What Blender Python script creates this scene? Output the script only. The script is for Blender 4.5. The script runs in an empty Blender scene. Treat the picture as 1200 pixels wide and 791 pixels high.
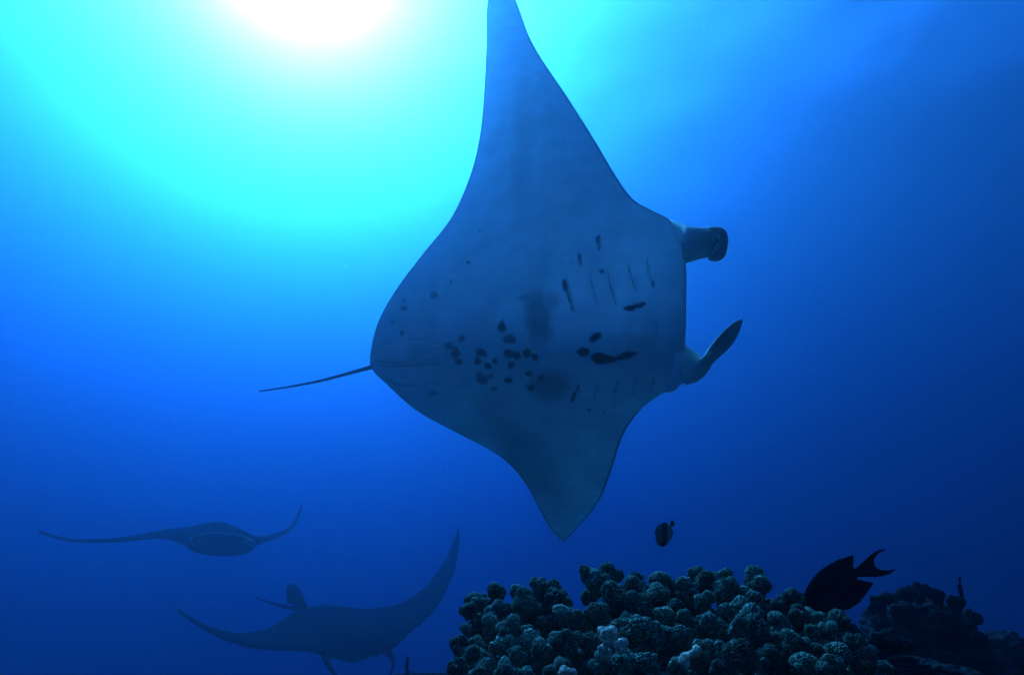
import bpy, bmesh, math, random
import numpy as np
from mathutils import Vector, Matrix, noise

C = bpy.context.scene.collection
scn = bpy.context.scene

# ------------------------------------------------------------------ camera
W0, H0, F = 1200.0, 791.0, 760.0            # photograph size, focal length in its pixels
PITCH = math.radians(21.9)
CAM = Vector((0, 0, 0))
FWD = Vector((0, math.cos(PITCH), math.sin(PITCH)))
UP = Vector((0, -math.sin(PITCH), math.cos(PITCH)))
RIGHT = Vector((1, 0, 0))
cd = bpy.data.cameras.new('camera')
cam = bpy.data.objects.new('camera', cd)
C.objects.link(cam)
cam.location = CAM
cam.rotation_euler = (math.radians(90) + PITCH, 0, 0)
cd.sensor_width = 36
cd.lens = F / W0 * 36
cd.clip_start = 0.02
cd.clip_end = 2000
scn.camera = cam

# ------------------------------------------------------------------ light
SUN_EL, SUN_AZ = math.radians(50.2), math.radians(-24.5)     # azimuth from +Y towards +X
w = bpy.data.worlds.new('World')
scn.world = w
w.use_nodes = True
nt = w.node_tree
sky = nt.nodes.new('ShaderNodeTexSky')
sky.sky_type = 'NISHITA'
sky.sun_disc = False
sky.sun_elevation = SUN_EL
sky.sun_rotation = SUN_AZ
nt.links.new(sky.outputs['Color'], nt.nodes['Background'].inputs['Color'])
nt.nodes['Background'].inputs['Strength'].default_value = 0.05
sd = bpy.data.lights.new('sun', 'SUN')
sd.energy = 5.0
sd.angle = math.radians(0.5)
sd.color = (1.0, 0.97, 0.92)
sun = bpy.data.objects.new('sun', sd)
C.objects.link(sun)
sdir = Vector((math.sin(SUN_AZ) * math.cos(SUN_EL), math.cos(SUN_AZ) * math.cos(SUN_EL), math.sin(SUN_EL)))
sun.rotation_euler = sdir.to_track_quat('Z', 'Y').to_euler()
sun.location = sdir * 60

scn.view_settings.view_transform = 'Standard'
scn.view_settings.look = 'None'
scn.view_settings.gamma = 1.0
scn.view_settings.exposure = 4.10
scn.cycles.volume_bounces = 2
scn.cycles.max_bounces = 8
scn.cycles.transparent_max_bounces = 12
scn.cycles.use_denoising = True
scn.cycles.sample_clamp_indirect = 4.0

# sea water: scattering and absorption per metre, forward scattering
DEPTH = 27.0                                # metres of water above the camera
SIG_S = (.0104, .0143, .0188)
SIG_A = (.128, .065, .034)
ANISO = 0.908
DENS = 0.20

random.seed(7)


# ------------------------------------------------------------------ helpers
def link(o, parent=None):
    C.objects.link(o)
    if parent is not None:
        o.parent = parent
    return o


def tag(o, label=None, cat=None, group=None, kind=None):
    if label: o['label'] = label
    if cat: o['category'] = cat
    if group: o['group'] = group
    if kind: o['kind'] = kind
    return o


def empty(name, loc, label, cat, group=None):
    o = bpy.data.objects.new(name, None)
    o.empty_display_size = 0.05
    o.location = loc
    link(o)
    return tag(o, label, cat, group)


def mesh_obj(name, verts, faces, mat, parent=None, smooth=True, world=True):
    """verts in world space; made local to the parent when there is one"""
    me = bpy.data.meshes.new(name)
    v = np.asarray(verts, dtype=np.float64)
    if parent is not None and world:
        v = v - np.array(parent.location)
    me.from_pydata(v.tolist(), [], faces)
    me.update()
    if smooth:
        me.polygons.foreach_set('use_smooth', [True] * len(me.polygons))
    if mat: me.materials.append(mat)
    o = bpy.data.objects.new(name, me)
    return link(o, parent)


def attr(o, name, vals):
    a = o.data.attributes.new(name, 'FLOAT', 'POINT')
    a.data.foreach_set('value', np.asarray(vals, dtype=np.float32))


def P(px, py, d):
    """the point seen at pixel (px, py), d metres in front of the camera"""
    return CAM + FWD * d + RIGHT * ((px - W0 / 2) / F * d) + UP * ((H0 / 2 - py) / F * d)


def Pn(px, py, d):
    px, py, d = np.broadcast_arrays(np.asarray(px, float), np.asarray(py, float), np.asarray(d, float))
    f, r, u = np.array(FWD), np.array(RIGHT), np.array(UP)
    return (f[None] * d.reshape(-1, 1) + r[None] * ((px.ravel() - W0 / 2) / F * d.ravel())[:, None]
            + u[None] * ((H0 / 2 - py.ravel()) / F * d.ravel())[:, None])


def catmull(pts, n):
    """n points along a smooth curve through pts (any dimension), even in chord length"""
    p = np.asarray(pts, float)
    seg = np.linalg.norm(np.diff(p, axis=0), axis=1)
    k = np.concatenate([[0], np.cumsum(np.sqrt(np.maximum(seg, 1e-6)))])
    m = np.zeros_like(p)
    m[1:-1] = (p[2:] - p[:-2]) / (k[2:] - k[:-2])[:, None]
    m[0] = (p[1] - p[0]) / (k[1] - k[0])
    m[-1] = (p[-1] - p[-2]) / (k[-1] - k[-2])
    # table, then resample evenly
    x = np.linspace(0, k[-1], max(n * 4, 200))
    i = np.clip(np.searchsorted(k, x, side='right') - 1, 0, len(k) - 2)
    h = (k[i + 1] - k[i])
    t = ((x - k[i]) / h)[:, None]
    h = h[:, None]
    q = ((2 * t**3 - 3 * t**2 + 1) * p[i] + (t**3 - 2 * t**2 + t) * h * m[i]
         + (-2 * t**3 + 3 * t**2) * p[i + 1] + (t**3 - t**2) * h * m[i + 1])
    L = np.concatenate([[0], np.cumsum(np.linalg.norm(np.diff(q, axis=0), axis=1))])
    e = np.linspace(0, L[-1], n)
    return np.stack([np.interp(e, L, q[:, c]) for c in range(q.shape[1])], 1)


def grid_faces(nr, nc, off=0, flip=False):
    f = []
    for r in range(nr - 1):
        for c in range(nc - 1):
            a = off + r * nc + c
            q = (a, a + 1, a + nc + 1, a + nc)
            f.append(q[::-1] if flip else q)
    return f


def loft(rings, cap=True):
    """closed rings (m x 3 arrays of the same length) -> verts, faces"""
    m = len(rings[0])
    v = np.concatenate(rings)
    f = []
    for r in range(len(rings) - 1):
        for c in range(m):
            a, b = r * m + c, r * m + (c + 1) % m
            f.append((a, b, b + m, a + m))
    if cap:
        f.append(tuple(range(m))[::-1])
        f.append(tuple(range((len(rings) - 1) * m, len(rings) * m)))
    return v, f


def px_loft(path, n, seg=14):
    """path rows: px, py, half width in px, depth, half thickness in m -> swept solid"""
    q = catmull(path, n)
    rings = []
    for i in range(n):
        a = q[max(i - 1, 0)]; b = q[min(i + 1, n - 1)]
        d = (b - a)[:2]; d = d / (np.linalg.norm(d) + 1e-9)
        nrm = np.array((-d[1], d[0]))
        th = np.linspace(0, 2 * np.pi, seg, endpoint=False)
        w_ = np.cos(th) * q[i, 2]
        rings.append(Pn(q[i, 0] + nrm[0] * w_, q[i, 1] + nrm[1] * w_, q[i, 3] + np.sin(th) * q[i, 4]))
    return loft(rings)


def join(parts):
    V, Fc, o = [], [], 0
    for v, f in parts:
        V.append(np.asarray(v)); Fc += [tuple(i + o for i in q) for q in f]; o += len(v)
    return np.concatenate(V), Fc


def tube(points, radii, seg=10):
    pts = [Vector(p) for p in points]
    rings = []
    for i, p in enumerate(pts):
        d = (pts[min(i + 1, len(pts) - 1)] - pts[max(i - 1, 0)]).normalized()
        a = d.orthogonal() if abs(d.z) > .9 else d.cross(Vector((0, 0, 1)))
        a.normalize(); b = d.cross(a)
        rings.append(np.array([p + (a * math.cos(t) + b * math.sin(t)) * radii[i]
                               for t in [2 * math.pi * k / seg for k in range(seg)]]))
    return loft(rings)


# ------------------------------------------------------------------ materials
def new_mat(name):
    m = bpy.data.materials.new(name)
    m.use_nodes = True
    n = m.node_tree
    return m, n, n.nodes['Principled BSDF']


def N(n, kind, **kw):
    o = n.nodes.new(kind)
    for k, v in kw.items():
        if k in o.inputs: o.inputs[k].default_value = v
        else: setattr(o, k, v)
    return o


def mottled(name, c1, c2, scale, rough=0.7, bump=0.3, bscale=None, spec=0.3, detail=6):
    m, n, b = new_mat(name)
    tc = N(n, 'ShaderNodeTexCoord')
    nz = N(n, 'ShaderNodeTexNoise'); nz.inputs['Scale'].default_value = scale; nz.inputs['Detail'].default_value = detail
    rp = N(n, 'ShaderNodeValToRGB')
    rp.color_ramp.elements[0].position = .35; rp.color_ramp.elements[0].color = (*c1, 1)
    rp.color_ramp.elements[1].position = .68; rp.color_ramp.elements[1].color = (*c2, 1)
    n.links.new(tc.outputs['Object'], nz.inputs['Vector'])
    n.links.new(nz.outputs['Fac'], rp.inputs['Fac'])
    n.links.new(rp.outputs['Color'], b.inputs['Base Color'])
    nb = N(n, 'ShaderNodeTexNoise'); nb.inputs['Scale'].default_value = bscale or scale * 4; nb.inputs['Detail'].default_value = 5
    n.links.new(tc.outputs['Object'], nb.inputs['Vector'])
    bp = N(n, 'ShaderNodeBump'); bp.inputs['Strength'].default_value = bump; bp.inputs['Distance'].default_value = .01
    n.links.new(nb.outputs['Fac'], bp.inputs['Height'])
    n.links.new(bp.outputs['Normal'], b.inputs['Normal'])
    b.inputs['Roughness'].default_value = rough
    b.inputs['Specular IOR Level'].default_value = 0
    return m


def skin_mat(name, belly, back, spot):
    """pigment attribute: 0 pale belly, 1 charcoal marking and painted wing shade; back attribute: 1 dark dorsal skin"""
    m, n, b = new_mat(name)
    tc = N(n, 'ShaderNodeTexCoord')
    nz = N(n, 'ShaderNodeTexNoise'); nz.inputs['Scale'].default_value = 9; nz.inputs['Detail'].default_value = 8
    n.links.new(tc.outputs['Object'], nz.inputs['Vector'])
    mx0 = N(n, 'ShaderNodeMix', data_type='RGBA')
    nz.inputs['Roughness'].default_value = .68
    nz.inputs['Scale'].default_value = 4
    cr = N(n, 'ShaderNodeMapRange'); cr.inputs[1].default_value = .34; cr.inputs[2].default_value = .68
    n.links.new(nz.outputs['Fac'], cr.inputs[0])
    mx0.inputs[6].default_value = (*[c * .82 for c in belly], 1); mx0.inputs[7].default_value = (*[min(1, c * 1.12) for c in belly], 1)
    n.links.new(cr.outputs[0], mx0.inputs[0])
    a1 = N(n, 'ShaderNodeAttribute', attribute_name='marks_shade')
    mx1 = N(n, 'ShaderNodeMix', data_type='RGBA'); mx1.inputs[7].default_value = (*spot, 1)
    n.links.new(a1.outputs['Fac'], mx1.inputs[0]); n.links.new(mx0.outputs[2], mx1.inputs[6])
    a2 = N(n, 'ShaderNodeAttribute', attribute_name='dorsal')
    mx2 = N(n, 'ShaderNodeMix', data_type='RGBA'); mx2.inputs[7].default_value = (*back, 1)
    n.links.new(a2.outputs['Fac'], mx2.inputs[0]); n.links.new(mx1.outputs[2], mx2.inputs[6])
    n.links.new(mx2.outputs[2], b.inputs['Base Color'])
    nb = N(n, 'ShaderNodeTexNoise'); nb.inputs['Scale'].default_value = 120; nb.inputs['Detail'].default_value = 3
    n.links.new(tc.outputs['Object'], nb.inputs['Vector'])
    bp = N(n, 'ShaderNodeBump'); bp.inputs['Strength'].default_value = .12; bp.inputs['Distance'].default_value = .004
    n.links.new(nb.outputs['Fac'], bp.inputs['Height']); n.links.new(bp.outputs['Normal'], b.inputs['Normal'])
    b.inputs['Roughness'].default_value = .6
    b.inputs['Specular IOR Level'].default_value = 0   # wet skin under water hardly glints
    return m


def plain(name, c, rough=.6, spec=.2):
    return mottled(name, [x * .75 for x in c], [min(1, x * 1.2) for x in c], 25, rough, .15, 90, spec)


def coral_mat(name, lo, hi, tip, speck, speck_amt, tone=(.5, 1.2)):
    m, n, b = new_mat(name)
    tc = N(n, 'ShaderNodeTexCoord')
    inf = N(n, 'ShaderNodeObjectInfo')
    nz = N(n, 'ShaderNodeTexNoise'); nz.inputs['Scale'].default_value = 3.0; nz.inputs['Detail'].default_value = 8
    nz.noise_dimensions = '4D'
    n.links.new(tc.outputs['Object'], nz.inputs['Vector'])
    mul = N(n, 'ShaderNodeMath', operation='MULTIPLY'); mul.inputs[1].default_value = 40
    n.links.new(inf.outputs['Random'], mul.inputs[0]); n.links.new(mul.outputs[0], nz.inputs['W'])
    rp = N(n, 'ShaderNodeValToRGB')
    rp.color_ramp.elements[0].position = .36; rp.color_ramp.elements[0].color = (*lo, 1)
    rp.color_ramp.elements[1].position = .66; rp.color_ramp.elements[1].color = (*hi, 1)
    n.links.new(nz.outputs['Fac'], rp.inputs['Fac'])
    # the polyps: pale points on the warts
    vo = N(n, 'ShaderNodeAttribute', attribute_name='wart')
    mr = N(n, 'ShaderNodeMapRange'); mr.inputs[1].default_value = .15; mr.inputs[2].default_value = .85
    mr.inputs[3].default_value = 0; mr.inputs[4].default_value = .9
    n.links.new(vo.outputs['Fac'], mr.inputs[0])
    mx = N(n, 'ShaderNodeMix', data_type='RGBA'); mx.inputs[7].default_value = (*tip, 1)
    n.links.new(mr.outputs[0], mx.inputs[0]); n.links.new(rp.outputs['Color'], mx.inputs[6])
    # coralline specks
    n2 = N(n, 'ShaderNodeTexNoise'); n2.noise_dimensions = '4D'; n2.inputs['Scale'].default_value = 5; n2.inputs['Detail'].default_value = 6
    n2.inputs['Roughness'].default_value = .7
    n.links.new(tc.outputs['Object'], n2.inputs['Vector']); n.links.new(mul.outputs[0], n2.inputs['W'])
    m2 = N(n, 'ShaderNodeMapRange'); m2.inputs[1].default_value = 1 - speck_amt; m2.inputs[2].default_value = 1 - speck_amt + .06
    n.links.new(n2.outputs['Fac'], m2.inputs[0])
    mx3 = N(n, 'ShaderNodeMix', data_type='RGBA'); mx3.inputs[7].default_value = (*speck, 1)
    n.links.new(m2.outputs[0], mx3.inputs[0]); n.links.new(mx.outputs[2], mx3.inputs[6])
    # each branch end has its own tone
    tn = N(n, 'ShaderNodeMapRange'); tn.inputs[3].default_value, tn.inputs[4].default_value = tone
    n.links.new(inf.outputs['Random'], tn.inputs[0])
    sc_ = N(n, 'ShaderNodeVectorMath', operation='SCALE')
    n.links.new(mx3.outputs[2], sc_.inputs[0]); n.links.new(tn.outputs[0], sc_.inputs['Scale'])
    n.links.new(sc_.outputs[0], b.inputs['Base Color'])
    v2 = N(n, 'ShaderNodeTexVoronoi'); v2.inputs['Scale'].default_value = 26
    n.links.new(tc.outputs['Object'], v2.inputs['Vector'])
    bp = N(n, 'ShaderNodeBump'); bp.inputs['Strength'].default_value = .6; bp.inputs['Distance'].default_value = .003; bp.invert = True
    n.links.new(v2.outputs['Distance'], bp.inputs['Height']); n.links.new(bp.outputs['Normal'], b.inputs['Normal'])
    b.inputs['Roughness'].default_value = .85
    b.inputs['Specular IOR Level'].default_value = 0
    return m


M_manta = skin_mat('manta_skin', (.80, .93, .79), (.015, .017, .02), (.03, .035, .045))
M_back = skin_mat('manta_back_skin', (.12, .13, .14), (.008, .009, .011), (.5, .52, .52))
M_dark = plain('dark_skin', (.018, .02, .024))
M_tail = plain('tail_skin', (.05, .055, .06))
M_slit = plain('gill_skin', (.58, .68, .60))
M_coral = coral_mat('coral_teal', (.03, .055, .042), (.14, .23, .165), (.46, .60, .44), (.34, .16, .12), .33)
M_coral2 = coral_mat('coral_brown', (.035, .05, .034), (.15, .20, .135), (.44, .54, .38), (.34, .15, .11), .30)
M_crust = coral_mat('coralline_crust', (.45, .17, .11), (.95, .50, .32), (.96, .64, .44), (.98, .82, .62), .56, (.95, 1.0))
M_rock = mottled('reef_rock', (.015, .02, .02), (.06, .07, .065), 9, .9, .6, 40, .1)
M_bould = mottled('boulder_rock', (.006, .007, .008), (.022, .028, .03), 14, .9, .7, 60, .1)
M_sand = mottled('seabed_rubble', (.03, .035, .035), (.10, .11, .10), 3, .9, .6, 14, .1)
M_fish = plain('black_fish_skin', (.008, .008, .009), .5, .3)

# ------------------------------------------------------------------ water, sea surface, seabed
R_SEA = 140.0


def surface():
    n = 240
    xs = np.linspace(-1, 1, n); xs = np.sign(xs) * np.abs(xs) ** 1.8 * (R_SEA - 2)
    X, Y = np.meshgrid(xs, xs)
    Y = Y + 0
    Z = np.zeros_like(X) + DEPTH
    rng = np.random.default_rng(3)
    for k in range(26):
        wl = 1.2 * 1.14 ** k
        a = rng.normal(.6, .7); ph = rng.uniform(0, 6.28)
        Z += .008 * wl ** .8 * np.sin(2 * np.pi / wl * (X * math.cos(a) + Y * math.sin(a)) + ph) * np.where(np.hypot(X, Y) < wl * 14, 1, .0)
    v = np.stack([X.ravel(), Y.ravel(), Z.ravel()], 1)
    m, nn, b = new_mat('sea_surface')
    nn.nodes.remove(b)
    tr = N(nn, 'ShaderNodeBsdfTransparent'); gl = N(nn, 'ShaderNodeBsdfGlossy'); gl.inputs['Roughness'].default_value = .02
    fr = N(nn, 'ShaderNodeFresnel'); fr.inputs['IOR'].default_value = 1.33
    mx = N(nn, 'ShaderNodeMixShader')
    tc = N(nn, 'ShaderNodeTexCoord'); nz = N(nn, 'ShaderNodeTexNoise'); nz.inputs['Scale'].default_value = 13; nz.inputs['Detail'].default_value = 3
    nz.inputs['Roughness'].default_value = .62; nz.inputs['Distortion'].default_value = .6
    bp = N(nn, 'ShaderNodeBump'); bp.inputs['Strength'].default_value = 1.0; bp.inputs['Distance'].default_value = .019
    n2 = N(nn, 'ShaderNodeTexNoise'); n2.inputs['Scale'].default_value = .45; n2.inputs['Detail'].default_value = 2
    ml = N(nn, 'ShaderNodeMath', operation='MULTIPLY_ADD'); ml.inputs[1].default_value = 4.0
    nn.links.new(tc.outputs['Object'], nz.inputs['Vector']); nn.links.new(tc.outputs['Object'], n2.inputs['Vector'])
    nn.links.new(n2.outputs['Fac'], ml.inputs[0]); nn.links.new(nz.outputs['Fac'], ml.inputs[2]); nn.links.new(ml.outputs[0], bp.inputs['Height'])
    nn.links.new(bp.outputs['Normal'], fr.inputs['Normal']); nn.links.new(bp.outputs['Normal'], gl.inputs['Normal'])
    nn.links.new(fr.outputs[0], mx.inputs[0]); nn.links.new(tr.outputs[0], mx.inputs[1]); nn.links.new(gl.outputs[0], mx.inputs[2])
    nn.links.new(mx.outputs[0], nn.nodes['Material Output'].inputs['Surface'])
    o = mesh_obj('water_surface', v, grid_faces(n, n), m)
    tag(o, kind='structure')
    return float(Z.max())


ztop = surface()


def reef_height(X, Y):
    """reef flat to the right of the camera, dropping to a deeper rubble bed"""
    edge = -1.3 + .12 * Y + .35 * np.sin(Y * 1.3) + .2 * np.sin(Y * 3.1 + 1)
    lat = 1 / (1 + np.exp(-(X + .2 * Y * .6 - edge) * 2.6))
    far = 1 / (1 + np.exp((np.hypot(X, Y) - 8) * .9))
    return -9.0 + 8.55 * lat * far


def seabed():
    n = 260
    xs = np.linspace(-1, 1, n); xs = np.sign(xs) * np.abs(xs) ** 2.6 * R_SEA * .97
    X, Y = np.meshgrid(xs, xs + 0.0)
    Y = Y + 1.5
    Z = reef_height(X, Y)
    for i in range(n):
        for j in range(n):
            r = math.hypot(X[i, j], Y[i, j])
            s = 1.0
            Z[i, j] += .10 * noise.noise((X[i, j] * 1.7, Y[i, j] * 1.7, 0)) + .05 * noise.noise((X[i, j] * 5, Y[i, j] * 5, 3)) \
                + (.5 * noise.noise((X[i, j] * .12, Y[i, j] * .12, 9)) if r > 6 else 0)
            if r < 12: Z[i, j] += .03 * noise.noise((X[i, j] * 14, Y[i, j] * 14, 5))
    v = np.stack([X.ravel(), Y.ravel(), Z.ravel()], 1)
    o = mesh_obj('seabed', v, grid_faces(n, n), M_sand)
    tag(o, kind='structure')
    return float(Z.min())


zbot = seabed()


def haze_box():
    x, z0, z1 = R_SEA, zbot - 1.0, ztop + .25
    v = [(-x, -x, z0), (x, -x, z0), (x, x, z0), (-x, x, z0), (-x, -x, z1), (x, -x, z1), (x, x, z1), (-x, x, z1)]
    f = [(0, 3, 2, 1), (4, 5, 6, 7), (0, 1, 5, 4), (1, 2, 6, 5), (2, 3, 7, 6), (3, 0, 4, 7)]
    m = bpy.data.materials.new('sea_water'); m.use_nodes = True
    n = m.node_tree
    n.nodes.remove(n.nodes['Principled BSDF'])
    pv = n.nodes.new('ShaderNodeVolumePrincipled')
    col = [s / DENS for s in SIG_S]
    ab = [(1 - min(1, a / DENS / (1 - c))) ** 2 for a, c in zip(SIG_A, col)]
    pv.inputs['Color'].default_value = (*col, 1)
    pv.inputs['Absorption Color'].default_value = (*ab, 1)
    pv.inputs['Density'].default_value = DENS
    pv.inputs['Anisotropy'].default_value = ANISO
    n.links.new(pv.outputs[0], n.nodes['Material Output'].inputs['Volume'])
    o = mesh_obj('haze', v, f, m, smooth=False)
    tag(o, kind='stuff')


haze_box()

# ------------------------------------------------------------------ the large manta overhead
MD = 2.75        # metres to its belly


def manta_depth(px, py):
    px = np.asarray(px, float); py = np.asarray(py, float)
    sp = lambda t: 34 * np.logaddexp(0, t / 34)          # a soft fold along the back
    up = np.clip(sp(415 - py) / 440, 0, 1.2); lo = np.clip(sp(py - 425) / 210, 0, 1.2)
    d = MD + 1.35 * up ** 1.12 + .35 * up ** 2 + 1.9 * lo ** 1.5
    d = d - (px - 620) / F * MD * .72
    # trailing half of each wing sags a little towards the camera side
    return d


ROWS = [((587, -26), (589, -26)), ((572, 0), (604, 0)), ((570, 54), (625, 53)), ((566.5, 121), (668, 119)), ((561, 167), (697, 165)),
        ((550, 209), (722, 207)), ((529, 255), (742, 234)), ((497, 296), (764, 247)), ((468, 334), (788, 262)), ((446, 371), (803, 306)),
        ((436, 402), (804, 355)), ((435, 430), (803, 405)), ((455, 452), (797, 450)), ((488, 481), (776, 461)), ((528, 503), (754, 477)),
        ((572, 526), (736, 499)), ((596, 543), (726, 520)), ((617, 568), (717, 549)), ((634, 600), (704, 583)), ((646, 621), (688, 605)),
        ((660, 634), (662, 634))]

SPOTS_SHADE = [  # px, py, rx, ry, angle, strength, softness
    (549, 308, 2, 2, 0, .7, .5), (519, 328, 2, 1.5, 0, .5, .6), (529, 330, 2, 2.6, 0, .6, .5), (508, 346, 4.6, 4.6, 0, .8, .4),
    (473, 353, 2.5, 2.5, 0, .5, .5), (474, 361, 4, 3, 0, .7, .5), (460, 378, 4, 3, 20, .6, .5), (471, 390, 3.4, 3.2, 0, .8, .4),
    (463, 410, 3, 2, 0, .6, .5), (488, 409, 4.5, 4, 30, .55, .8), (541, 397, 4.2, 3.6, -20, .85, .4), (526, 405, 6, 4, 10, .9, .3),
    (533, 409, 5, 4, 40, .9, .3), (534, 415, 5.6, 5, 0, .95, .3), (537, 424, 4.6, 3.8, 30, .95, .3), (508, 442, 4, 2.8, 0, .8, .4),
    (479, 445, 4, 3, 20, .45, .8), (508, 461, 3.5, 2.6, 0, .5, .7), (588, 384, 5.6, 5.6, 0, 1, .25), (588, 377, 2.2, 3.5, 0, .9, .4),
    (597, 398, 7.6, 5.2, 5, 1, .25), (563, 413, 5.4, 5.2, 0, 1, .25), (568, 415, 3, 3, 0, .9, .3), (560, 423, 4.4, 4.4, 20, 1, .25),
    (572, 429, 4.6, 4, 0, 1, .25), (580, 423, 3.7, 3.7, 0, 1, .25), (562, 440, 5, 4.4, 0, 1, .25), (565, 446, 7, 4.4, 8, 1, .25),
    (574, 442, 4, 3.2, 0, .9, .3), (579, 456, 3.4, 2.4, 0, .7, .4), (597, 414, 6.6, 5, 0, 1, .25), (606, 417, 5, 4.6, 30, 1, .25),
    (618, 414, 5.6, 5, 0, 1, .25), (627, 419, 4.3, 4.3, 0, 1, .25), (599, 428, 4.4, 4.6, 0, 1, .25), (596, 445, 4.8, 3.2, 0, 1, .25),
    (620, 438, 4.4, 4, 0, 1, .25), (622, 454, 4.8, 4, -25, .9, .3), (634, 443, 4.6, 4.6, 0, .9, .4),
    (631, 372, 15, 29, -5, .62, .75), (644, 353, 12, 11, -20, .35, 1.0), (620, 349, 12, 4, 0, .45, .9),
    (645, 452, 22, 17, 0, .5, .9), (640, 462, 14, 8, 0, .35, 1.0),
    (673, 464, 2.2, 8, 25, .9, .4), (677, 453, 1.6, 5, 20, .8, .5),
    (662, 335, 3.4, 8, -10, 1, .35), (667, 349, 1.8, 8, -18, .9, .4), (671, 361, 1.4, 4, -18, .8, .5),
    (680, 304, 2.5, 8, -8, .85, .4), (701, 281, 2.6, 6, 0, .85, .4), (702, 290, 1.6, 5, -5, .7, .5), (705, 318, 3.4, 2.4, 0, .85, .4),
    (698, 395, 8.5, 4.4, -30, 1, .3), (683, 412, 7.5, 4.8, -5, 1, .3), (703, 420, 11, 6.6, 8, 1, .25), (716, 421, 8, 4, 0, .95, .35),
    (733, 417, 14, 4.2, -15, .95, .3), (742, 360, 12, 3.6, -8, 1, .3), (752, 357, 6, 2.6, -10, .9, .4), (765, 333, 1.7, 4, 0, .8, .4),
    (562, 271, 2, 2.4, 0, .55, .5), (616, 540, 26, 70, -33, .42, 1.3), (611, 172, 11, 66, 3, .36, 1.3), (690, 480, 2.4, 2.4, 0, .6, .6), (708, 484, 2, 2, 0, .4, .7), (720, 474, 1.5, 4, 0, .35, .8),  # the two long soft bands put wing form shading into the skin colour
]


def belly_marks_shade(px, py):
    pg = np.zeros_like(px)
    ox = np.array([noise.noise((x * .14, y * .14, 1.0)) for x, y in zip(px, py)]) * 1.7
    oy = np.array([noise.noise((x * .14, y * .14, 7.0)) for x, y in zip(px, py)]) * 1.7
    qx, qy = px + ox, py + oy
    for (x, y, rx, ry, an, st, so) in SPOTS_SHADE:
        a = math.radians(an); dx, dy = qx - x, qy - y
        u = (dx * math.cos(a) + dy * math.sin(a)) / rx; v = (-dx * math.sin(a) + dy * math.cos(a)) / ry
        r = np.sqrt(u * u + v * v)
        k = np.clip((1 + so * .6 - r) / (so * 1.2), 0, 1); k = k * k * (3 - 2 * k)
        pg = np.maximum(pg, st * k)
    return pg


mbase = P(620, 415, MD)
manta = empty('manta_ray', mbase, 'huge manta ray gliding overhead with its pale spotted belly turned to the camera', 'manta ray')


def hero_body():
    nr, nc = 420, 250
    rows = catmull([(*a, *b) for a, b in ROWS], nr)
    # cosine spacing across the chord: fine edges
    s = .5 - .5 * np.cos(np.linspace(0, np.pi, nc)); s = .45 * s + .55 * np.linspace(0, 1, nc)
    PX = rows[:, 0:1] * (1 - s) + rows[:, 2:3] * s
    PY = rows[:, 1:2] * (1 - s) + rows[:, 3:4] * s
    yc = rows[:, 1] * .5 + rows[:, 3] * .5
    TH = .015 + .125 * np.exp(-((yc - 400) / 85) ** 2) + .03 * np.exp(-((yc - 380) / 200) ** 2)
    x = 1 - s
    prof = 1.75 * np.sqrt(np.maximum(x, 0)) * np.maximum(1 - x, 0) ** .8
    D0 = manta_depth(PX, PY)
    tip = np.clip(np.minimum(np.arange(nr), np.arange(nr)[::-1]) / 14.0, 0, 1) ** .5
    T = TH[:, None] * prof[None, :] * tip[:, None]
    rel = np.array([noise.noise((x * .018, y * .011, 4)) * .022 + noise.noise((x * .05, y * .03, 8)) * .007 for x, y in zip(PX.ravel(), PY.ravel())]).reshape(PX.shape)
    V1 = Pn(PX, PY, D0 - T * .55 + rel * np.minimum(1, prof[None, :] * 1.5) * tip[:, None])
    V2 = Pn(PX, PY, D0 + T * 1.45)
    v = np.concatenate([V1, V2])
    f = grid_faces(nr, nc) + grid_faces(nr, nc, nr * nc, True)
    o = mesh_obj('body', v, f, M_manta, manta)
    pg = belly_marks_shade(PX.ravel(), PY.ravel())
    ed = np.clip((np.tile(s, (nr, 1)) * (rows[:, 2:3] - rows[:, 0:1]) - (rows[:, 2:3] - rows[:, 0:1]) + 3.4) / 2.2, 0, 1)
    ed = ed * np.clip((300 - PY) / 60, 0, 1) + ed * np.clip((PY - 470) / 20, 0, 1) * .8
    te = np.clip((2.6 - np.tile(s, (nr, 1)) * (rows[:, 2:3] - rows[:, 0:1])) / 2.0, 0, 1) * .5
    mouth = .30 * np.clip((PX - 762) / 42, 0, 1) ** 1.5 * np.exp(-((PY - 370) / 90) ** 4)  # dark mouth edge, with shade of the rounded front painted in
    attr(o, 'marks_shade', np.concatenate([pg, pg * 0]))
    attr(o, 'dorsal', np.concatenate([np.maximum(np.maximum(ed, te), mouth).ravel(), np.ones(nr * nc)]))
    # weld the rim
    bm = bmesh.new(); bm.from_mesh(o.data)
    bmesh.ops.remove_doubles(bm, verts=bm.verts, dist=1e-5)
    bmesh.ops.recalc_face_normals(bm, faces=bm.faces)
    bm.to_mesh(o.data); bm.free()
    return PX.ravel(), PY.ravel(), (D0 - T * .55 + rel * np.minimum(1, prof[None, :] * 1.5) * tip[:, None]).ravel()


HX, HY, HD = hero_body()


def belly(px, py):
    i = np.argmin((HX - px) ** 2 + (HY - py) ** 2)
    return HD[i]


# tail
tp = catmull([(440, 429), (425, 433), (400, 440), (372, 447), (340, 453), (304, 458.5)], 30)
tv, tf = tube([P(x, y, float(manta_depth(437, 430)) + .03 + (435 - x) * .002) for x, y in tp], list(np.linspace(.0105, .0035, 30) * (1 + .35 * np.exp(-np.arange(30) / 2.0))), 10)
mesh_obj('tail', tv, tf, M_tail, manta)

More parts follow.
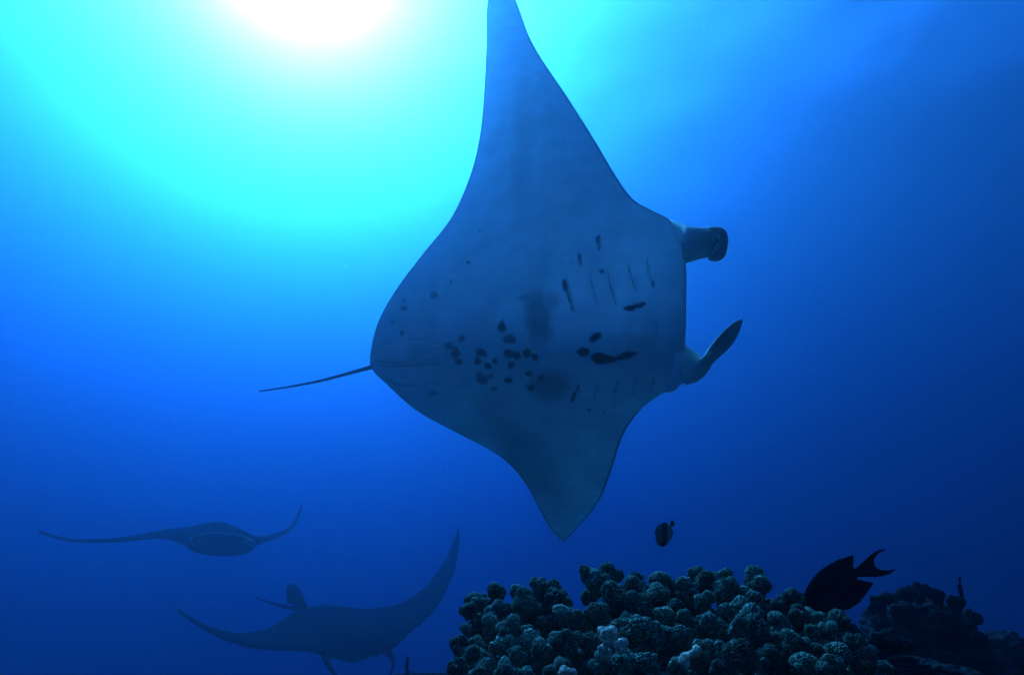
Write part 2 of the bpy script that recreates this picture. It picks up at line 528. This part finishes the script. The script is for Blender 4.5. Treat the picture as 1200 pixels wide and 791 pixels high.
# cephalic fins: the upper one rolled up, the lower one loose
def ceph(parts, white=None):
    v, f = join(parts)
    o = mesh_obj('cephalic_fin', v, f, M_manta, manta)
    vv = v @ np.stack([np.array(RIGHT), np.array(UP), np.array(FWD)], 1)
    px = W0 / 2 + vv[:, 0] / vv[:, 2] * F; py = H0 / 2 - vv[:, 1] / vv[:, 2] * F
    dor = .22 * np.clip((px - 775) / 30, 0, 1) + .5 * np.clip((px - 800) / 50, 0, 1)
    if white is not None:
        k = np.hypot(px - white[0], py - white[1]) < white[2]
        dor = np.where(k, 0, dor)
    attr(o, 'dorsal', dor); attr(o, 'marks_shade', np.zeros(len(v)))
    return o


bu, bl = float(manta_depth(797, 285)) + .03, float(manta_depth(797, 430)) + .03
ceph([px_loft([(764, 282, 22, bu + .20, .02), (778, 283, 26, bu + .13, .04), (790, 284.5, 24.5, bu + .06, .05), (801, 286.5, 23, bu + .01, .06), (813, 285.5, 19.8, bu - .02, .06), (824, 284.5, 18, bu - .02, .055), (832, 284.5, 17.2, bu - .02, .05), (837, 285.5, 14.5, bu - .02, .045), (840, 287, 10, bu - .02, .03)], 22, 16),
      px_loft([(831, 267.5, 1.5, bu - .06, .01), (838, 269, 3.5, bu - .06, .03), (845.5, 273, 5.5, bu - .05, .045), (848, 281, 5.5, bu - .05, .05), (846.5, 289, 6, bu - .05, .05), (843, 297, 7.5, bu - .05, .05), (837, 301.5, 5.5, bu - .05, .035), (830, 302, 2.5, bu - .04, .02)], 26, 12)],
     white=(839, 276.5, 4.2))  # pale fleck is a painted highlight inside the curl
ceph([px_loft([(758, 428, 26, bl + .20, .02), (772, 428, 31, bl + .13, .04), (784, 428, 32, bl + .05, .05), (795, 427, 26, bl - .02, .05), (806, 428, 20.5, bl - .03, .045), (816, 429, 14.5, bl - .04, .035), (825, 430, 8.5, bl - .05, .025), (829, 430, 4, bl - .05, .01)], 20, 16),
      px_loft([(800, 443, 9, bl - .07, .012), (812, 438, 10.5, bl - .075, .014), (822, 431, 9, bl - .08, .013), (830, 421.5, 7, bl - .09, .012), (838, 412, 8.6, bl - .10, .012), (848, 401, 9.6, bl - .12, .011), (858, 389, 8, bl - .14, .009), (865, 380, 4.6, bl - .15, .007), (870, 375.5, 1.2, bl - .155, .003)], 30, 12)],
     white=(829.5, 413.5, 3.2))

# gill slits, five on each side of the belly, and the pelvic fins beside the tail
def slit(pts, wpx=1.5):
    q = catmull(pts, 14)
    rows = []
    for i in range(14):
        a = q[max(i - 1, 0)]; b = q[min(i + 1, 13)]
        d = b - a; d /= np.linalg.norm(d) + 1e-9
        w_ = wpx * math.sin(math.pi * (i + .6) / 14.2)
        x, y = q[i]; dd = belly(x, y)
        rows.append([P(x - d[1] * -w_, y - d[0] * w_, dd - .003), P(x, y, dd - .009), P(x + d[1] * -w_, y + d[0] * w_, dd - .003)])
    v = np.array(rows).reshape(-1, 3)
    return mesh_obj('gill_slit', v, grid_faces(14, 3), M_slit, manta)


for pts in ([(664, 322), (668, 342), (673, 366)], [(690, 316), (694, 335), (699, 358)], [(712, 318), (716, 338), (723, 360)], [(735, 306), (739, 322), (745, 342)], [(757, 300), (760, 318), (765, 336)],
            [(682, 447), (677, 460), (671, 474)], [(703, 446), (699, 459), (694, 473)], [(725, 445), (722, 457), (718, 470)], [(746, 443), (744, 454), (741, 466)], [(766, 440), (765, 450), (763, 459)]):
    slit(pts)


def pelvic(edge, lift):
    """a low flap lying against the belly: outline from root to tip"""
    up, dn = catmull(edge[0], 40), catmull(edge[1], 40)
    nc = 12
    V = []
    for i in range(40):
        for j in range(nc):
            t = j / (nc - 1)
            x, y = up[i] * (1 - t) + dn[i] * t
            e = (math.sin(math.pi * t) ** .35) * (math.sin(math.pi * (i + .5) / 40) ** .4)
            V.append(P(x, y, belly(x, y) + .002 - lift * e))
    o = mesh_obj('pelvic_fin', np.array(V), grid_faces(40, nc), M_manta, manta)
    rim = [.85 * max(0, 1 - min(j, nc - 1 - j) / 1.7) * (1 - i / 60) for i in range(40) for j in range(nc)]
    attr(o, 'marks_shade', rim); attr(o, 'dorsal', [.02] * len(V))
    return o


pelvic(([(438, 409), (455, 401), (474, 397.5), (497, 399), (522, 406)], [(438, 424), (455, 426), (474, 425.5), (497, 424), (522, 422)]), .020)
pelvic(([(441, 427), (458, 428), (478, 427.5), (500, 425.5), (520, 424)], [(446, 438), (462, 450), (480, 452.5), (500, 451.5), (518, 446)]), .020)


# ------------------------------------------------------------------ the two mantas far behind
def far_manta(name_label, loc, fwd, upv, half, wing_a, wing_b, tail_pts, fin=True, arch=False):
    """wing curves: lists of (x, z, y shift) from the centre line out, in units of half; a is local +x"""
    root = empty('manta_ray', loc, name_label, 'manta ray', 'manta rays in the blue distance')
    y = Vector(fwd).normalized(); z = (Vector(upv) - y * Vector(upv).dot(y)).normalized(); x = y.cross(z)
    B = np.array([x, y, z]) * half          # rows: local axes in world
    L = np.array(loc)

    def wpt(p): return np.asarray(p) @ B + L
    ca = catmull([(0, 0, 0)] + wing_a, 70); cb = catmull([(0, 0, 0)] + wing_b, 70)
    cl = np.concatenate([np.c_[-cb[::-1, 0], cb[::-1, 1:]], ca[1:]])
    arc = np.concatenate([-np.linspace(1, 0, 70), np.linspace(0, 1, 70)[1:]])
    u = np.abs(arc)
    le = np.interp(u, [0, .16, .22, .3, .5, .75, .93, 1], [.40, .40, .33, .24, .12, -.06, -.26, -.38])
    te = np.interp(u, [0, .06, .2, .4, .6, .8, .93, 1], [-.56, -.55, -.40, -.22, -.2, -.26, -.35, -.39])
    th = .014 + .105 * np.exp(-(u / .2) ** 2) + .03 * np.exp(-(u / .5) ** 2)
    nc = 40
    s = .5 - .5 * np.cos(np.linspace(0, np.pi, nc)); xx = 1 - s
    pr = 1.75 * np.sqrt(np.maximum(xx, 0)) * np.maximum(1 - xx, 0) ** .8
    Y = te[:, None] * (1 - s) + le[:, None] * s + cl[:, 2:3]
    X = np.repeat(cl[:, 0:1], nc, 1); Z = np.repeat(cl[:, 1:2], nc, 1)
    T = th[:, None] * pr[None]
    top = np.stack([X, Y, Z + T], -1).reshape(-1, 3); bot = np.stack([X, Y, Z - T * .8], -1).reshape(-1, 3)
    v = wpt(np.concatenate([top, bot])); nr = len(arc)
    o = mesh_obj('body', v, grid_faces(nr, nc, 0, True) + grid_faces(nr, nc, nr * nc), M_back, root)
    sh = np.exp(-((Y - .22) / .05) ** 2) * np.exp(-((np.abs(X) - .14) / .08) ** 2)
    attr(o, 'marks_shade', np.concatenate([np.zeros(nr * nc), np.zeros(nr * nc)]))
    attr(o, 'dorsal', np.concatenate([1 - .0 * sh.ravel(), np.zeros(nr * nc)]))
    bm = bmesh.new(); bm.from_mesh(o.data)
    bmesh.ops.remove_doubles(bm, verts=bm.verts, dist=1e-4); bmesh.ops.recalc_face_normals(bm, faces=bm.faces)
    bm.to_mesh(o.data); bm.free()
    for sx in (1, -1):
        q = catmull([(sx * .17, .34, .0, .034), (sx * .18, .42, -.01, .026), (sx * .17, .48, -.03, .018), (sx * .14, .52, -.07, .008)], 14)
        vv, ff = tube([wpt(r[:3]) for r in q], list(q[:, 3] * half * .6), 8)
        mesh_obj('cephalic_fin', vv, ff, M_dark, root)
    tq = catmull(tail_pts, 20)
    vv, ff = tube([wpt(r) for r in tq], list(np.linspace(.018, .004, 20) * half), 8)
    mesh_obj('tail', vv, ff, M_dark, root)
    if fin:
        o2 = np.array([(-.36, .03), (-.44, .10), (-.55, .165), (-.64, .175), (-.67, .14), (-.66, .09), (-.62, .0)])
        rings = []
        for w_, k in ((-.022, .9), (0, 1), (.022, .9)):
            c0 = o2.mean(0); rings.append(wpt(np.array([(w_ + .09 + (-.36 - p[0]) * .12, *(c0 + (p - c0) * k * np.array((.85, .72)))) for p in o2])))
        vv, ff = loft(rings); mesh_obj('dorsal_fin', vv, ff, M_dark, root)
    if arch:
        a = np.linspace(math.pi * .97, .03 * math.pi, 24)
        pts = [wpt((math.cos(t) * .19, .415, -.035 + .07 * math.sin(t))) for t in a]
        vv, ff = tube(pts, [.007 * half] * 24, 6)
        mesh_obj('mouth_rim', vv, ff, plain('pale_lip', (.4, .42, .42)), root)
        # dark open mouth set just in front of the jaw
        th_ = np.linspace(0, 2 * math.pi, 24, endpoint=False)
        r1 = wpt(np.array([(math.cos(t) * .18, .395, -.045 + .05 * math.sin(t)) for t in th_]))
        r2 = wpt(np.array([(math.cos(t) * .175, .41, -.045 + .045 * math.sin(t)) for t in th_]))
        vv, ff = loft([r1, r2]); mesh_obj('mouth', vv, ff, M_dark, root)
    return root


d1 = 14.0
l1 = P(253, 632, d1); vdir = Vector(l1).normalized()
h1 = 3.33
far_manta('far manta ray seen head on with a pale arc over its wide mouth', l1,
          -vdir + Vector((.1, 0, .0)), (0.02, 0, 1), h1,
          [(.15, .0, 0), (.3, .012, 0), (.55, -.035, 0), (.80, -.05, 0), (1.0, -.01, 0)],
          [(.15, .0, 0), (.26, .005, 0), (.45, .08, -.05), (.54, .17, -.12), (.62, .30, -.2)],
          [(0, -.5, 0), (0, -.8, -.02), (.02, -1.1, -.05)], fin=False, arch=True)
d2 = 11.5
l2 = P(394, 743, d2); vd2 = Vector(l2).normalized()
h2 = 2.95
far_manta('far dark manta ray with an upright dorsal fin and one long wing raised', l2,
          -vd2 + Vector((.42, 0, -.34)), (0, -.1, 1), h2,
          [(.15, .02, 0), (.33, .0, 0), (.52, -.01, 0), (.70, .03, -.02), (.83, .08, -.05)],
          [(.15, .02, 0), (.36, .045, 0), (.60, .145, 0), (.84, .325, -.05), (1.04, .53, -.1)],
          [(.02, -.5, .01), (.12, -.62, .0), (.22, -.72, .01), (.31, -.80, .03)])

# ------------------------------------------------------------------ fish
def fish(name, label, cat, px, py, d, ang, size_px, prof, fins, mats, thick=.16, eye=None, yaw=0.0, group=None):
    """side outline in units of size, nose at +x, back at +y; ang turns it in the view plane (degrees, anticlockwise)"""
    c = P(px, py, d); root = empty(name, c, label, cat, group)
    k = d / F * size_px
    a = math.radians(ang)
    ax = RIGHT * math.cos(a) + UP * math.sin(a); ay = -RIGHT * math.sin(a) + UP * math.cos(a); az = FWD.copy()
    R = Matrix.Rotation(math.radians(yaw), 3, UP)
    ax, ay, az = R @ ax, R @ ay, R @ az
    def w_(p): return np.asarray(p, float) @ (np.array([ax, ay, az]) * k) + np.array(c)
    q = catmull(prof, 30)          # x, top, bottom
    rings = []
    for x, t, b in q:
        m, h = (t + b) / 2, max((t - b) / 2, .002)
        th = np.linspace(0, 2 * np.pi, 18, endpoint=False)
        rings.append(w_(np.stack([np.full(18, x), m + h * np.cos(th), np.sin(th) * min(thick, h * .9) * (.35 + .65 * min(1, h * 3))], 1)))
    v, f = loft(rings)
    o = mesh_obj('body', v, f, mats[0], root)
    for fn, out, tk in fins:
        o2 = np.array(out, float); c0 = o2.mean(0)
        rr = [w_(np.c_[c0 + (o2 - c0) * s_, np.full(len(o2), z_)]) for z_, s_ in ((-tk, .93), (-tk * .4, 1), (tk * .4, 1), (tk, .93))]
        v, f = loft(rr); mesh_obj(fn, v, f, mats[1], root, smooth=False)
    if eye:
        th = np.linspace(0, 2 * np.pi, 12, endpoint=False)
        for sgn in (-1, 1):
            rr = [w_(np.stack([eye[0] + np.cos(th) * r, eye[1] + np.sin(th) * r, np.full(12, sgn * (eye[2] + h))], 1)) for r, h in ((.035, -.03), (.03, .0), (.015, .012))]
            v, f = loft(rr); mesh_obj('eye', v, f, mats[2], root)
    return root


def outline_fish(name, label, cat, d, body_px, axis, fins_px, mats, thick, eye=None):
    """traced in the view plane: body_px rows (x,y) upper edge and lower edge from nose to peduncle"""
    c = P(*axis, d); root = empty(name, c, label, cat)
    up, lo = catmull(body_px[0], 36), catmull(body_px[1], 36)
    rings = []
    for i in range(36):
        m = (up[i] + lo[i]) / 2; h = (up[i] - lo[i]) / 2
        th = np.linspace(0, 2 * np.pi, 20, endpoint=False)
        hl = np.linalg.norm(h); tk = thick * min(1, (hl / 14)) * d / F
        rings.append(Pn(m[0] + h[0] * np.cos(th), m[1] + h[1] * np.cos(th), d + np.sin(th) * tk))
    v, f = loft(rings); mesh_obj('body', v, f, mats[0], root)
    for fn, out, off, tk in fins_px:
        o2 = np.array(out, float); c0 = o2.mean(0)
        rr = [Pn(*(c0 + (o2 - c0) * s_).T, d + off + z_) for z_, s_ in ((-tk, .94), (-tk * .4, 1), (tk * .4, 1), (tk, .94))]
        v, f = loft(rr); mesh_obj(fn, v, f, mats[1], root, smooth=False)
    if eye:
        for sgn in (-1, 1):
            th = np.linspace(0, 2 * np.pi, 12, endpoint=False)
            rr = [Pn(eye[0] + np.cos(th) * r, eye[1] + np.sin(th) * r, d + sgn * (eye[2] * d / F + h)) for r, h in ((2.2, -.002), (1.8, .0005), (.8, .0012))]
            v, f = loft(rr); mesh_obj('eye', v, f, mats[2], root)
    return root


M_eye = plain('fish_eye', (.03, .03, .03), .2, .5)
outline_fish('surgeonfish', 'black fish with a crescent tail nosing down into the coral', 'fish', 1.30,
             ([(941, 709), (942, 697), (948, 684), (960, 669), (975, 660), (988, 659), (998, 663), (1004, 668)],
              [(943, 712), (950, 719), (962, 723), (976, 722), (990, 714), (999, 700), (1002, 686), (1005, 676)]), (975, 690),
             [('dorsal_fin', [(946, 687), (951, 679), (960, 670), (970, 662), (981, 656), (992, 652.5), (1000, 650), (1000.5, 657), (999, 666), (985, 668), (965, 676)], 0, .0022),
              ('anal_fin', [(1000, 678), (1010, 679.5), (1024, 683), (1017, 693), (1007, 706), (996, 713), (988, 716), (990, 700)], 0, .0022),
              ('tail_fin', [(1001, 667.5), (1006, 663), (1013, 657), (1019, 651), (1026, 646), (1032, 643.6), (1039, 643), (1032, 645.6), (1027, 650), (1024, 656), (1024.5, 662), (1028, 666), (1033, 668), (1041, 668.5), (1050, 667), (1043, 672), (1034, 675), (1024, 676), (1013, 675.5), (1003, 676)], 0, .0022),
              ('pectoral_fin', [(962, 694), (968, 692), (977, 688), (984, 690), (981, 696), (972, 699)], -.020, .0012)],
             (M_fish, M_fish, M_eye), 11, eye=(951, 702, 5.5))

M_bf, nb_, bb_ = new_mat('butterflyfish_skin')
tcb = N(nb_, 'ShaderNodeTexCoord'); wv = N(nb_, 'ShaderNodeTexWave'); wv.inputs['Scale'].default_value = 9; wv.inputs['Distortion'].default_value = 1.5
rpb = N(nb_, 'ShaderNodeValToRGB'); rpb.color_ramp.elements[0].color = (.012, .013, .016, 1); rpb.color_ramp.elements[1].color = (.22, .25, .18, 1)
rpb.color_ramp.elements[0].position = .35; rpb.color_ramp.elements[1].position = .6
nb_.links.new(tcb.outputs['Object'], wv.inputs['Vector']); nb_.links.new(wv.outputs['Fac'], rpb.inputs['Fac']); nb_.links.new(rpb.outputs['Color'], bb_.inputs['Base Color'])
bb_.inputs['Roughness'].default_value = .6
outline_fish('butterflyfish', 'small oval banded fish hovering head down above the coral in open water', 'fish', 1.9,
             ([(774, 640), (770, 637), (768, 630), (769, 622), (772, 616), (778, 614), (784, 615), (786, 614.5)],
              [(777, 640.5), (781, 638.5), (785, 633), (787, 627), (787.5, 622), (787, 619), (787.3, 617.5), (788, 616.5)]), (778, 627),
             [('dorsal_fin', [(768.5, 630), (767.5, 624), (769, 618), (773, 614.5), (778, 612), (782, 612.5), (783, 616), (777, 618), (772, 623)], 0, .0018),
              ('anal_fin', [(787.5, 621), (789, 623), (788, 628), (785.5, 632), (784, 629)], 0, .0018),
              ('tail_fin', [(785.5, 615), (785.5, 612), (787.5, 608.5), (789, 610), (791, 614), (790, 616), (787.8, 617)], 0, .0016)],
             (M_bf, M_fish, M_eye), 5, eye=(776, 636, 3))
outline_fish('reef_fish', 'small dark fish hanging upright above the dim boulder at far right', 'fish', 2.6,
             ([(1128, 702), (1125.5, 699), (1123.5, 693), (1123, 687), (1123.8, 682), (1124.5, 680)],
              [(1129, 702), (1129.5, 698), (1128.5, 692), (1127, 686), (1126, 682), (1125.2, 680)]), (1126, 691),
             [('tail_fin', [(1124.2, 681), (1123, 678), (1122.6, 675.5), (1124.6, 677), (1126.6, 675.5), (1126.2, 679), (1125.6, 681)], 0, .0015),
              ('dorsal_fin', [(1123.6, 694), (1122.4, 691), (1122.2, 686), (1123.2, 684), (1124.2, 688)], 0, .0012)],
             (M_fish, M_fish, M_eye), 3.2)

# ------------------------------------------------------------------ coral
def ico(sub):
    bm = bmesh.new(); bmesh.ops.create_icosphere(bm, subdivisions=sub, radius=1)
    v = np.array([p.co[:] for p in bm.verts]); f = [tuple(x.index for x in q.verts) for q in bm.faces]
    bm.free(); return v, f


ICO5, ICO4, ICO3 = ico(6), ico(5), ico(4)


def lobe_mesh(seed, mat, kind=0):
    """club-shaped branch end: swollen lumpy head covered with warts, narrowing to a stem"""
    v0, f = ICO5
    warts = []
    rnd = random.Random(seed)
    off = Vector((rnd.uniform(0, 90), rnd.uniform(0, 90), rnd.uniform(0, 90)))
    sx, sy = rnd.uniform(.9, 1.25), rnd.uniform(.8, 1.05)
    bumps = [(Vector((0, 0, .15)), .55)]
    for k in range(rnd.randint(4, 7)):                       # the head is a cluster of swellings
        t = rnd.uniform(0, 6.28); e = rnd.uniform(-.25, 1.2)
        bumps.append((Vector((math.cos(t) * math.cos(e), math.sin(t) * math.cos(e), math.sin(e))) * rnd.uniform(.5, .72), rnd.uniform(.34, .52)))
    out = []
    for p in v0:
        n_ = Vector(p)
        r = .52
        acc = 0.0
        for (cc, a) in bumps:
            b_ = n_.dot(cc); disc = b_ * b_ - cc.length_squared + a * a
            if disc > 0: acc += max(0.0, b_ + math.sqrt(disc)) ** 9
        r = (r ** 9 + acc) ** (1 / 9)
        wart = noise.voronoi(n_ * 9.5 + off)[0][0]; warts.append(max(0.0, 1 - wart * 1.9))
        fade = max(0.0, min(1.0, (n_.z + .75) / .5))
        r += noise.noise(n_ * 2.6 + off) * .09 + (.06 - wart * wart * .30) * fade + noise.noise(n_ * 15 + off) * .03
        q = n_ * r
        if q.z < -.1:
            t = min(1, (-.1 - q.z) / .9)
            k = 1 - .3 * t ** .9
            q.x *= k; q.y *= k; q.z = -.1 - (-.1 - q.z) * 2.6
        elif kind == 1: q.z *= .7
        out.append((q.x * sx, q.y * sy, q.z))
    me = bpy.data.meshes.new('lobe'); me.from_pydata(out, [], f); me.update()
    me.polygons.foreach_set('use_smooth', [True] * len(me.polygons)); me.materials.append(mat)
    a_ = me.attributes.new('wart', 'FLOAT', 'POINT'); a_.data.foreach_set('value', np.array(warts, dtype=np.float32))
    return me


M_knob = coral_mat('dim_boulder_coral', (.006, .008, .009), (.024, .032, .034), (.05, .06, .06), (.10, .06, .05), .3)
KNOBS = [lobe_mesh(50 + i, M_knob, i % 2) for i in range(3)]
LOBES = [lobe_mesh(i, (M_coral, M_coral2)[i % 2], i % 2 if i > 4 else 0) for i in range(8)]
CRUST = [lobe_mesh(90 + i, M_crust) for i in range(2)]


def add_lobe(root, me, px, py, r, d, root_px, name='lobe', tilt=0.5):
    """head at the pixel, stem pointing down and back to the middle of the colony"""
    o = bpy.data.objects.new(name, me); link(o, root)
    p = P(px, py, d); s = r * d / F
    c = P(*root_px)
    ax = (p - c).normalized() * (1 - tilt) + Vector((0, -.25, .9)) * tilt + Vector((random.gauss(0, .14), random.gauss(0, .14), random.gauss(0, .14)))
    ax.normalize()
    q = ax.to_track_quat('Z', 'Y')
    o.rotation_mode = 'QUATERNION'
    from mathutils import Quaternion
    o.rotation_quaternion = q @ Quaternion((0, 0, 1), random.uniform(0, 6.28))
    o.scale = (s, s, s)
    o.location = p - Vector(root.location)
    return o


L1 = [(580, 696, 12), (553, 704, 10), (548, 716, 10), (563, 711, 12), (581, 720, 13), (561, 726, 8), (610, 701, 11), (611, 711, 13), (633, 690, 11), (647, 691, 14), (652, 708, 15),
      (631, 715, 9), (634, 728, 9), (546, 738, 9), (538, 756, 10), (558, 758, 13), (541, 771, 8), (591, 758, 12), (621, 756, 18), (603, 769, 14), (632, 766, 12), (556, 777, 12), (536, 784, 10),
      (566, 788, 14), (659, 779, 13), (646, 793, 10), (666, 753, 18), (657, 765, 12), (679, 730, 15), (619, 741, 11), (597, 740, 12), (575, 738, 12), (590, 790, 13), (615, 792, 12), (662, 722, 12)]
L2 = [(690, 675, 11), (698, 682, 10), (716, 675, 13), (708, 688, 12), (740, 688, 12), (746, 681, 9), (779, 685, 14), (769, 680, 9), (773, 696, 13), (794, 710, 12), (766, 721, 13), (781, 726, 15),
      (816, 673, 11), (832, 681, 15), (826, 705, 12), (829, 736, 15), (738, 744, 18), (755, 746, 17), (750, 766, 14), (733, 778, 14), (760, 779, 16), (800, 752, 14), (779, 753, 15), (701, 723, 16),
      (720, 708, 18), (745, 712, 15), (805, 725, 12), (696, 755, 13), (702, 780, 13), (806, 694, 11), (790, 782, 13), (735, 729, 13), (825, 760, 13)]
L3 = [(847, 679, 12), (852, 696, 13), (854, 722, 12), (885, 682, 12), (888, 692, 12), (865, 698, 15), (883, 703, 10), (868, 715, 14), (850, 710, 9), (845, 735, 10), (877, 741, 19), (908, 725, 10),
      (913, 708, 10), (927, 702, 10), (937, 714, 7), (933, 725, 10), (957, 729, 8), (982, 729, 12), (972, 738, 9), (927, 755, 13), (940, 758, 13), (962, 767, 12), (938, 778, 12), (980, 764, 12),
      (1003, 757, 15), (1014, 766, 11), (1005, 772, 16), (1037, 785, 9), (905, 748, 11), (900, 772, 13), (870, 768, 14), (846, 762, 12), (975, 785, 13), (918, 740, 10), (895, 716, 10), (842, 786, 12), (952, 743, 9)]


def rock_base(root, px, py, d, r, mat, name='base', flat=(1, 1, 1), rough=.35, src=None, world=True, seed=0):
    v0, f = src or ICO4
    c = P(px, py, d); s = r * d / F
    off = Vector((seed * 7.3 + px, py, 3))
    out = []
    for p in v0:
        n_ = Vector(p)
        k = 1 + rough * noise.noise(n_ * 1.3 + off) + rough * .5 * noise.noise(n_ * 3 + off) + rough * .3 * noise.noise(n_ * 7 + off) \
            + rough * .22 * noise.noise(n_ * 16 + off)
        out.append(c + Vector((n_.x * flat[0], n_.y * flat[1], n_.z * flat[2])) * s * k)
    return mesh_obj(name, np.array([q[:] for q in out]), f, mat, root)


def lobe_depth(py): return 1.26 - .33 * (py - 668) / 123


def colony(label, xs, heads, cx, extra):
    root = empty('coral_colony', P(cx, 840, 1.25), label, 'coral', 'knobbly coral heads on the reef')
    random.seed(int(cx))
    rock_base(root, cx + (12 if cx < 700 else 0), 812, 1.30, 80 if cx < 700 else 92, M_rock, flat=(1.05, 1.0, .95), rough=.3, seed=cx)
    for i, (x, y, r) in enumerate(heads):
        add_lobe(root, random.choice(LOBES), x, y, r * random.uniform(.9, 1.5), lobe_depth(y) + random.uniform(-.02, .02), (x * .5 + cx * .5, 850, 1.32))
    for k in range(extra):                                   # lobes further back, seen in the gaps
        x = random.uniform(*xs); x0 = [h for h in heads if abs(h[0] - x) < 22] or heads
        ytop = min(h[1] for h in x0)
        y = random.uniform(ytop + 14, 800)
        add_lobe(root, random.choice(LOBES), x, y, random.uniform(13, 19), lobe_depth(y) + random.uniform(.05, .12), (x * .6 + cx * .4, 850, 1.36))
    return root


c1 = colony('leftmost knobbly coral colony, its rounded lobes standing against open blue water', (546, 690), L1, 615, 36)
c2 = colony('middle knobbly coral colony carrying pink and white encrusted patches', (690, 840), L2, 765, 40)
c3 = colony('right hand knobbly coral colony just below the black fish', (845, 1000), L3, 915, 36)
for root, x, y, r, d in ((c2, 713, 744, 12.5, .975), (c2, 709, 763, 8, .96), (c2, 728, 758, 9, .96), (c2, 803, 775, 9, .955), (c2, 815, 764, 8, .955), (c1, 665, 790, 10, .92)):
    o = add_lobe(root, random.choice(CRUST), x, y, r, d, (x, 850, 1.2))
    o['label'] = 'lobe encrusted with pink and white coralline algae'

# ------------------------------------------------------------------ rocks and boulders behind, on the right
def boulder(label, px, py, d, r, flat, rough, knobs, src=None):
    root = empty('reef_boulder', P(px, py + r * flat[2], d), label, 'boulder')
    rock_base(root, px, py, d, r, M_bould, 'rock', flat, rough, src or ICO5)
    for (x, y, rr, dd) in knobs:
        add_lobe(root, random.choice(KNOBS), x, y + rr * .4, rr * 1.25, d + dd, (px, py + 40, d + .05), 'coral_knob')
    return root


random.seed(5)
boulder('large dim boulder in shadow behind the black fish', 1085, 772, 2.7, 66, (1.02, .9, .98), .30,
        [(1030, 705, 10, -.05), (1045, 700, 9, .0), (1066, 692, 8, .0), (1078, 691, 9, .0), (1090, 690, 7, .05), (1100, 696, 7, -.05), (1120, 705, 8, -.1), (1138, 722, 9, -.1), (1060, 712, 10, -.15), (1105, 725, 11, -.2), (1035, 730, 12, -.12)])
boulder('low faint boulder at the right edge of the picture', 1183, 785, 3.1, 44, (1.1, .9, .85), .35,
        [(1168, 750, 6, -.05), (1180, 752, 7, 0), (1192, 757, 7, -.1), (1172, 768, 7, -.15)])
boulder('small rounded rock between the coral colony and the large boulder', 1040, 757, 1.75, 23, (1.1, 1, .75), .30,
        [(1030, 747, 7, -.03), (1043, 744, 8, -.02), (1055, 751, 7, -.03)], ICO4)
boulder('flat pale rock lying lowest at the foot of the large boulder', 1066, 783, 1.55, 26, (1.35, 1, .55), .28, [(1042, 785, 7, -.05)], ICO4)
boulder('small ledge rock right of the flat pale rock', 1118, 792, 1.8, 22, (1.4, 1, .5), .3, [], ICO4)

# far reef edge and the thin stalk rising from it
boulder('far low reef outcrop in the blue haze left of the coral', 500, 806, 4.6, 20, (2.6, 1, .8), .3, [], ICO4)
st = empty('sea_whip', P(477, 792, 4.5), 'thin dark upright stalk on the far reef outcrop left of the coral', 'sea whip')
tv, tf = tube([P(477 + .6 * math.sin(k * .9), 794 - k * 2.6, 4.5) for k in range(11)], [.012, .012, .011, .012, .012, .013, .012, .011, .009, .007, .003], 8)
mesh_obj('stalk', tv, tf, M_dark, st)

# ------------------------------------------------------------------ specks of plankton adrift
def plankton():
    rng = np.random.default_rng(11)
    parts = []
    base_v = np.array([(1, 0, 0), (-1, 0, 0), (0, 1, 0), (0, -1, 0), (0, 0, 1), (0, 0, -1)], float)
    bf = [(0, 2, 4), (2, 1, 4), (1, 3, 4), (3, 0, 4), (2, 0, 5), (1, 2, 5), (3, 1, 5), (0, 3, 5)]
    for k in range(1600):
        d = rng.uniform(.7, 5) ** 1.0
        px, py = rng.uniform(-60, 1260), rng.uniform(-60, 850)
        c = np.array(P(px, py, d)); r = rng.uniform(.25, .6) * d / F * (.8 + .4 * rng.random())
        parts.append((base_v * r + c, bf))
    v, f = join(parts)
    o = mesh_obj('plankton', v, f, plain('plankton_speck', (.4, .4, .38)), smooth=False)
    tag(o, kind='stuff')


plankton()
